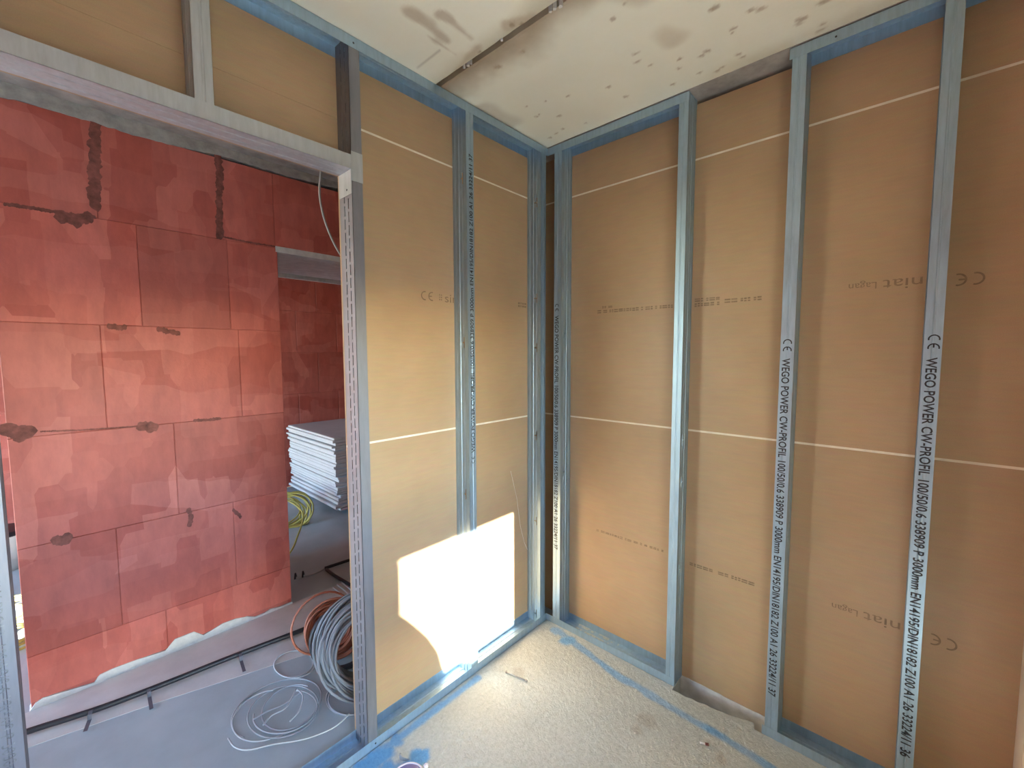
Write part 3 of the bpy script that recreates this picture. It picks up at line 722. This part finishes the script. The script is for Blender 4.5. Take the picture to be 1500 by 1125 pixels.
for k, y in enumerate((2.75, 3.6)):
    tag(MB().box(-0.02, 1.9, y - 0.05, y + 0.05, 0.0, zb - 0.001).obj('bearer', 'concrete'), 'grey bearer under the stack of white sheets', 'bearer', 'bearers under the stack')

# ------------------------------------------------------------------ cables
def coil_pts(c, n_ax, R, rb, loops, seed, flat=1.0, per=36, wob=0.03, squash=1.0, a0=0.0, arc=1.0):
    rd = random.Random(seed); n_ = Vector(n_ax).normalized(); e1 = Vector((0, 0, 1)).cross(n_)
    if e1.length < 0.1: e1 = Vector((1, 0, 0))
    e1.normalize(); e2 = n_.cross(e1)
    pts = []; cr = rd.uniform(-1, 1); ca = rd.uniform(-1, 1); nr, na = rd.uniform(-1, 1), rd.uniform(-1, 1); ph = rd.uniform(0, 6)
    total = int(per * loops)
    for i in range(total + 1):
        f = (i % per) / per
        if i % per == 0: cr, ca = nr, na; nr, na = rd.uniform(-1, 1), rd.uniform(-1, 1)
        s = f * f * (3 - 2 * f); rr = cr + (nr - cr) * s; aa = ca + (na - ca) * s
        t = a0 + 2 * math.pi * i / per * arc
        r = R + rb * rr + wob * R * math.sin(2 * t + ph + i / per * 0.7)
        pts.append(Vector(c) + e1 * (r * math.cos(t)) + e2 * (r * squash * math.sin(t)) + n_ * (rb * flat * aa))
    return pts
def cable(name, runs, r, material, label, cat='cable', group=None, n=7):
    mb = MB()
    for pts in runs: mb.tube(pts, r, n)
    return tag(mb.obj(name, material, None, True), label, cat, group)
def lift(pts, zmin): return [Vector((p.x, p.y, max(p.z, zmin))) for p in pts]
def spline(pts, k=8):
    P = [Vector(p) for p in pts]; out = []
    for i in range(len(P) - 1):
        p0, p1, p2, p3 = P[max(i - 1, 0)], P[i], P[i + 1], P[min(i + 2, len(P) - 1)]
        for j in range(k):
            t = j / k
            out.append(0.5 * ((2 * p1) + (p2 - p0) * t + (2 * p0 - 5 * p1 + 4 * p2 - p3) * t * t + (3 * p1 - p0 - 3 * p2 + p3) * t ** 3))
    out.append(P[-1]); return out
# big grey coil leaning behind the door post
ax = (-0.32, -0.82, 0.30)
runs = [lift(coil_pts((-1.005, 0.275, 0.240), ax, 0.180, 0.050, 20, 1, 1.5), 0.006), lift(coil_pts((-0.99, 0.34, 0.232), ax, 0.185, 0.045, 16, 5, 1.5), 0.006),
        lift(coil_pts((-1.0, 0.25, 0.215), (-0.45, -0.75, 0.45), 0.185, 0.03, 5, 9, 1.2), 0.006)]
cable('cable_coil', runs, 0.0062, 'greycable', 'big bundle of grey cable leaning behind the slotted post', 'cable coil')
# orange coil and the black conduit ring behind it
cable('conduit_coil', [lift(coil_pts((-1.00, 0.55, 0.150), ax, 0.150, 0.010, 3, 8, 1.2), 0.012)], 0.0115, 'black', 'black conduit ring between the orange and grey coils', 'conduit coil', n=9)
cable('cable_coil', [lift(coil_pts((-1.00, 0.66, 0.150), ax, 0.120, 0.032, 16, 2, 1.5), 0.006), lift(coil_pts((-1.03, 0.72, 0.165), (-.2, -.9, .3), 0.150, 0.004, 1.0, 4), 0.006)], 0.0058, 'orange', 'orange cable bundle behind the big grey bundle', 'cable coil')
# thin pale loops lying on the floor
def flat_loops(name, spec, r, material, label, group=None):
    mb = MB(); z = r
    for pix in spec:
        P = [at('z', 0, u, v) for u, v in pix]
        mb.tube(spline([(p.x, p.y, z) for p in P], 8), r, 6); z += r * 1.3
    return tag(mb.obj(name, material, None, True), label, 'cable', group)
def ell(cu, cv, a, b_, rot, t0, t1, n=18):
    out = []
    for i in range(n + 1):
        t = math.radians(t0 + (t1 - t0) * i / n); x, y = a * math.cos(t), b_ * math.sin(t); c, s = math.cos(rot), math.sin(rot)
        out.append((cu + x * c - y * s, cv + x * s + y * c))
    return out
flat_loops('floor_cable', [ell(405, 1040, 70, 38, -0.42, 150, 470, 22), ell(415, 1045, 54, 36, -0.35, 0, 360, 22), ell(425, 1040, 44, 30, -0.5, 30, 330), ell(418, 1048, 48, 30, -0.3, -60, 200),
    ell(390, 1055, 52, 34, -0.45, 100, 300), [(372, 1062), (392, 1050), (415, 1040), (440, 1022)], [(386, 1072), (398, 1058), (420, 1045), (434, 1018)], [(436, 1020), (444, 1030), (440, 1050), (425, 1068)],
    [(335, 1095), (345, 1108), (365, 1112), (400, 1104), (450, 1095), (490, 1078), (512, 1058)]], 0.0035, 'palecable', 'pale tangled cable loops lying on the corridor floor')
flat_loops('floor_cable', [ell(430, 973, 29, 19, -0.12, 0, 360), ell(432, 975, 30, 20, -0.1, 60, 430)], 0.0032, 'whitecable', 'single thin white cable ring on the corridor floor')
flat_loops('floor_cable', [ell(512, 1024, 34, 25, -0.1, 20, 380), ell(514, 1026, 33, 24, -0.15, 30, 350)], 0.004, 'palecable', 'pale cable ring below the big grey bundle')
# black conduit along the red wall, straps over it
cp = [at('z', 0.02, u, v) for u, v in ((20, 1078), (57, 1066), (150, 1036), (250, 998), (340, 962), (437, 925), (470, 910), (518, 886))]
cable('conduit', [spline([(p.x, p.y, 0.020) for p in cp], 6)], 0.0125, 'black', 'black conduit lying along the foot of the red wall', 'conduit', n=10)
for (ua, va), (ub, vb), lab in (((133, 1046), (125, 1074), 'metal strap over the conduit beside the torn red foot'), ((218, 1014), (222, 1041), 'metal strap over the conduit, middle one of three'), ((352, 962), (358, 986), 'metal strap over the conduit close to the white cable ring')):
    a, b_ = at('z', 0.02, ua, va), at('z', 0.0, ub, vb); b_.z = 0.008
    dr = (b_ - a); dr.z = 0; dr.normalize(); w = Vector((-dr.y, dr.x, 0)) * 0.007
    P = [a - dr * 0.016 + Vector((0, 0, 0.006)), a + Vector((0, 0, 0.0145)), a + dr * 0.014 + Vector((0, 0, 0.008)), a + dr * 0.024 - Vector((0, 0, 0.010)), b_]
    mb = MB(); vs_ = []
    for p in P: vs_ += [p - w, p + w, p - w + Vector((0, 0, .0015)), p + w + Vector((0, 0, .0015))]
    fs = []
    for k in range(len(P) - 1):
        i, j = 4 * k, 4 * k + 4
        fs += [(i, i + 1, j + 1, j), (i + 2, j + 2, j + 3, i + 3), (i, j, j + 2, i + 2), (i + 1, i + 3, j + 3, j + 1)]
    fs += [(0, 2, 3, 1), (16, 17, 19, 18)]
    mb.add(vs_, fs); tag(mb.obj('conduit_strap', 'strapmetal'), lab, 'strap', 'straps over the conduit')
# conduits and clips on the floor of the passage
q = [at('z', 0.015, u, v) for u, v in ((476, 832), (500, 824), (530, 814))]
cable('conduit', [spline([(p.x, p.y, 0.014) for p in q], 6)], 0.011, 'black', 'black conduit branch running right on the passage floor', 'conduit', n=8)
q = [at('z', 0.015, u, v) for u, v in ((478, 834), (495, 846), (530, 866))]
cable('conduit', [spline([(p.x, p.y, 0.014) for p in q], 6)], 0.011, 'black', 'black conduit branch turning back toward the coils', 'conduit', n=8)
q = [at('z', 0.005, u, v) for u, v in ((430, 850), (436, 848), (445, 844), (455, 842), (470, 836), (484, 826))]
cable('floor_cable', [spline([(p.x, p.y, 0.004) for p in q], 6)], 0.004, 'palecable', 'pale cable on the passage floor before the stack')
for k, (u, v) in enumerate(((433, 847), (444, 844))):
    p = at('z', 0.0, u, v)
    mb = MB().tube([(p.x - .012, p.y - .02, .001), (p.x, p.y, .035), (p.x + .012, p.y + .02, .001)], 0.006, 6)
    tag(mb.obj('cable_clip', 'black', None, True), 'small black clip on the passage floor', 'clip', 'clips on the passage floor')
for k in range(3):
    q = [at('z', 0.006, u, v) for u, v in ((488 + 6 * k, 860 - 4 * k), (500 + 6 * k, 870 - 4 * k), (522 + 6 * k, 890 - 4 * k))]
    cable('floor_cable', [spline([(p.x, p.y, 0.005) for p in q], 4)], 0.005, 'whitecable', 'white cable in the row beside the black conduit branch', 'cable', 'white cables in a row')
# yellow cable heap in the far room
p = at('z', 0.0, 438, 772)
mbz = [lift(coil_pts((p.x - 0.1, p.y + .25, 0.06), (-.2, -.5, .85), 0.22, 0.05, 7, 11, 0.9, wob=.12), 0.008), lift(coil_pts((p.x - .05, p.y + .1, 0.14), (-.5, -.8, .35), 0.16, 0.05, 5, 12, 0.9, wob=.15), 0.008)]
cable('cable_coil', mbz, 0.0075, 'yellow', 'yellow cable heap beside the stack of white sheets', 'cable coil')
q = [at('z', 0.0, u, v) for u, v in ((424, 812), (434, 800), (444, 775))]
cable('floor_cable', [spline([(q[0].x, q[0].y, .006), (q[1].x, q[1].y, .05), (q[2].x, q[2].y, .16), (p.x - .1, p.y + .2, .26), (p.x - .25, p.y + .2, .22)], 8)], 0.0075, 'yellow', 'loose yellow cable end arching out of the yellow heap')
# cable hanging down in the corridor
q = [at('y', 0.75, u, v) for u, v in ((476, 215), (471, 245), (468, 275), (470, 300), (478, 330), (492, 362), (512, 392), (540, 425), (575, 450))]
q[0].z = H
cable('hanging_cable', [spline(q, 6)], 0.0055, 'palecable', 'grey cable hanging from the corridor ceiling by the slotted post')
# things glimpsed beyond the end of the red wall
for (u, v, s, seed) in ((34, 905, 0.10, 21), (38, 945, 0.09, 22)):
    p = at('z', 0.0, u, v)
    cable('cable_coil', [lift(coil_pts((p.x - 0.05, p.y + .04, 0.05), (0.1, -.3, .9), s, 0.03, 5, seed, 0.9, wob=.1), 0.007)], 0.007, 'yellow', 'yellow cable coil on the floor past the red wall end', 'cable coil', 'yellow coils past the red wall')
p = at('y', 3.4, 6, 708)
bk = tag(empty('bucket', (p.x - .05, 3.4, 0)), 'white bucket with a dark rim past the red wall end', 'bucket')
MB().lathe([(0.11, 0.0), (0.145, 0.26), (0.15, 0.27), (0.14, 0.27), (0.105, 0.01)], (p.x - .05, 3.4, 0.0), 24).obj('pail', 'white', bk, True)
MB().lathe([(0.15, 0.27), (0.156, 0.28), (0.156, 0.30), (0.14, 0.305)], (p.x - .05, 3.4, 0.0), 24).obj('lid', 'black', bk, True)

# ------------------------------------------------------------------ small things on the room floor
a, b_ = at('z', 0.006, 741, 984), at('z', 0.006, 770, 997)
nl = tag(empty('wall_plug', (a.x, a.y, 0)), 'thin grey wall plug lying on the pale screed', 'plug')
dr = (b_ - a).normalized()
MB().tube([a + dr * 0.004, b_], 0.0035, 8).obj('shaft', 'mortar', nl, True)
MB().tube([b_ - dr * .002, b_ + dr * .008], 0.0058, 8).obj('tip', 'concrete', nl, True)
MB().tube([a, a + dr * .005], 0.006, 8).obj('collar', 'mortar', nl, True)
a = at('z', 0.003, 1033, 1090)
sc = tag(empty('screw_anchor', (a.x, a.y, 0)), 'tiny white and dark anchor near the blue line', 'anchor')
MB().tube([a + Vector((-.010, .018, .001)), a + Vector((0, 0, .001))], 0.0038, 8).obj('sleeve', 'white', sc, True)
MB().tube([a + Vector((0, 0, .001)), a + Vector((.006, -.012, .002))], 0.005, 8).obj('head', 'smear', sc, True)
# curled metal shaving
cpt = [at('z', 0.004, u, v) for u, v in ((587, 1104), (585, 1110), (590, 1114), (600, 1113))]
mb = MB()
P = spline([(p.x, p.y, 0.003) for p in cpt], 4); vs_ = []; fs = []
for i, p in enumerate(P):
    h = 0.006 + 0.016 * math.sin(math.pi * i / (len(P) - 1))
    vs_ += [(p.x, p.y, 0.001), (p.x, p.y, h), (p.x + .001, p.y + .001, h), (p.x + .001, p.y + .001, .001)]
    if i:
        j = 4 * i
        for k in range(4): fs.append((j - 4 + k, j - 4 + (k + 1) % 4, j + (k + 1) % 4, j + k))
fs += [(0, 1, 2, 3), (len(vs_) - 4, len(vs_) - 3, len(vs_) - 2, len(vs_) - 1)]
mb.add(vs_, fs); tag(mb.obj('metal_shaving', 'steel_dull'), 'curled metal shaving on the blue paint splash', 'shaving')
# round lid at the lower edge of the picture
c = at('z', 0.0, 597, 1143)
ld = tag(empty('round_disc', (c.x, c.y, 0)), 'round violet disc with a pale rim lying by the blue splash', 'disc')
MB().lathe([(0.058, 0.001), (0.060, 0.006), (0.054, 0.009), (0.0, 0.009)][:3] + [(0.001, 0.009)], (c.x, c.y, 0), 40).obj('plate', 'lid', ld, True)
MB().tube([(c.x + .0605 * math.cos(t * math.pi / 24), c.y + .0605 * math.sin(t * math.pi / 24), 0.008) for t in range(48)], 0.0035, 8, True).obj('rim', 'rim', ld, True)
k = at('z', 0.01, 624, 1122)
MB().lathe([(0.006, 0.0), (0.009, 0.006), (0.009, 0.012), (0.005, 0.017)], (k.x, k.y, 0.001), 14).obj('knob', 'rim', ld, True)
# scattered bits of gravel
for i, (u, v) in enumerate(((651, 1053), (748, 1046), (820, 968), (704, 1018), (872, 1020), (930, 1075), (1060, 1068), (985, 1085))):
    p = at('z', 0.0, u, v); s = random.uniform(0.003, 0.005)
    mb = MB(); vs_ = [(p.x + s * x * random.uniform(.7, 1.2), p.y + s * y * random.uniform(.7, 1.2), 0.001 + s * z) for x, y, z in ((1, 0, .4), (-1, 0, .5), (0, 1, .4), (0, -1, .5), (0, 0, 1.2), (0, 0, -.2))]
    mb.add(vs_, [(0, 2, 4), (2, 1, 4), (1, 3, 4), (3, 0, 4), (2, 0, 5), (1, 2, 5), (3, 1, 5), (0, 3, 5)])
    tag(mb.obj('gravel_bit', 'bed'), 'tiny pale gravel bit on the rough screed', 'gravel', 'gravel bits on the screed')

# unseen sack added on the sill so its shadow cuts the sun patch corner
sk = tag(empty('added_shadow_sack', (-1.75, -1.95, WZ0)), 'added paper sack on the window sill, shaped for its shadow', 'sack')
zs = WZ0
prof = [(-1.915, zs), (-1.575, zs), (-1.585, zs + .06), (-1.610, zs + .14), (-1.640, zs + .25), (-1.695, zs + .35), (-1.755, zs + .43), (-1.79, zs + .47), (-1.85, zs + .49), (-1.915, zs + .48)]
MB().prism(prof, -2.05, -1.93, lambda a, b_, h: (a, h, b_)).obj('bag', 'sack', sk)
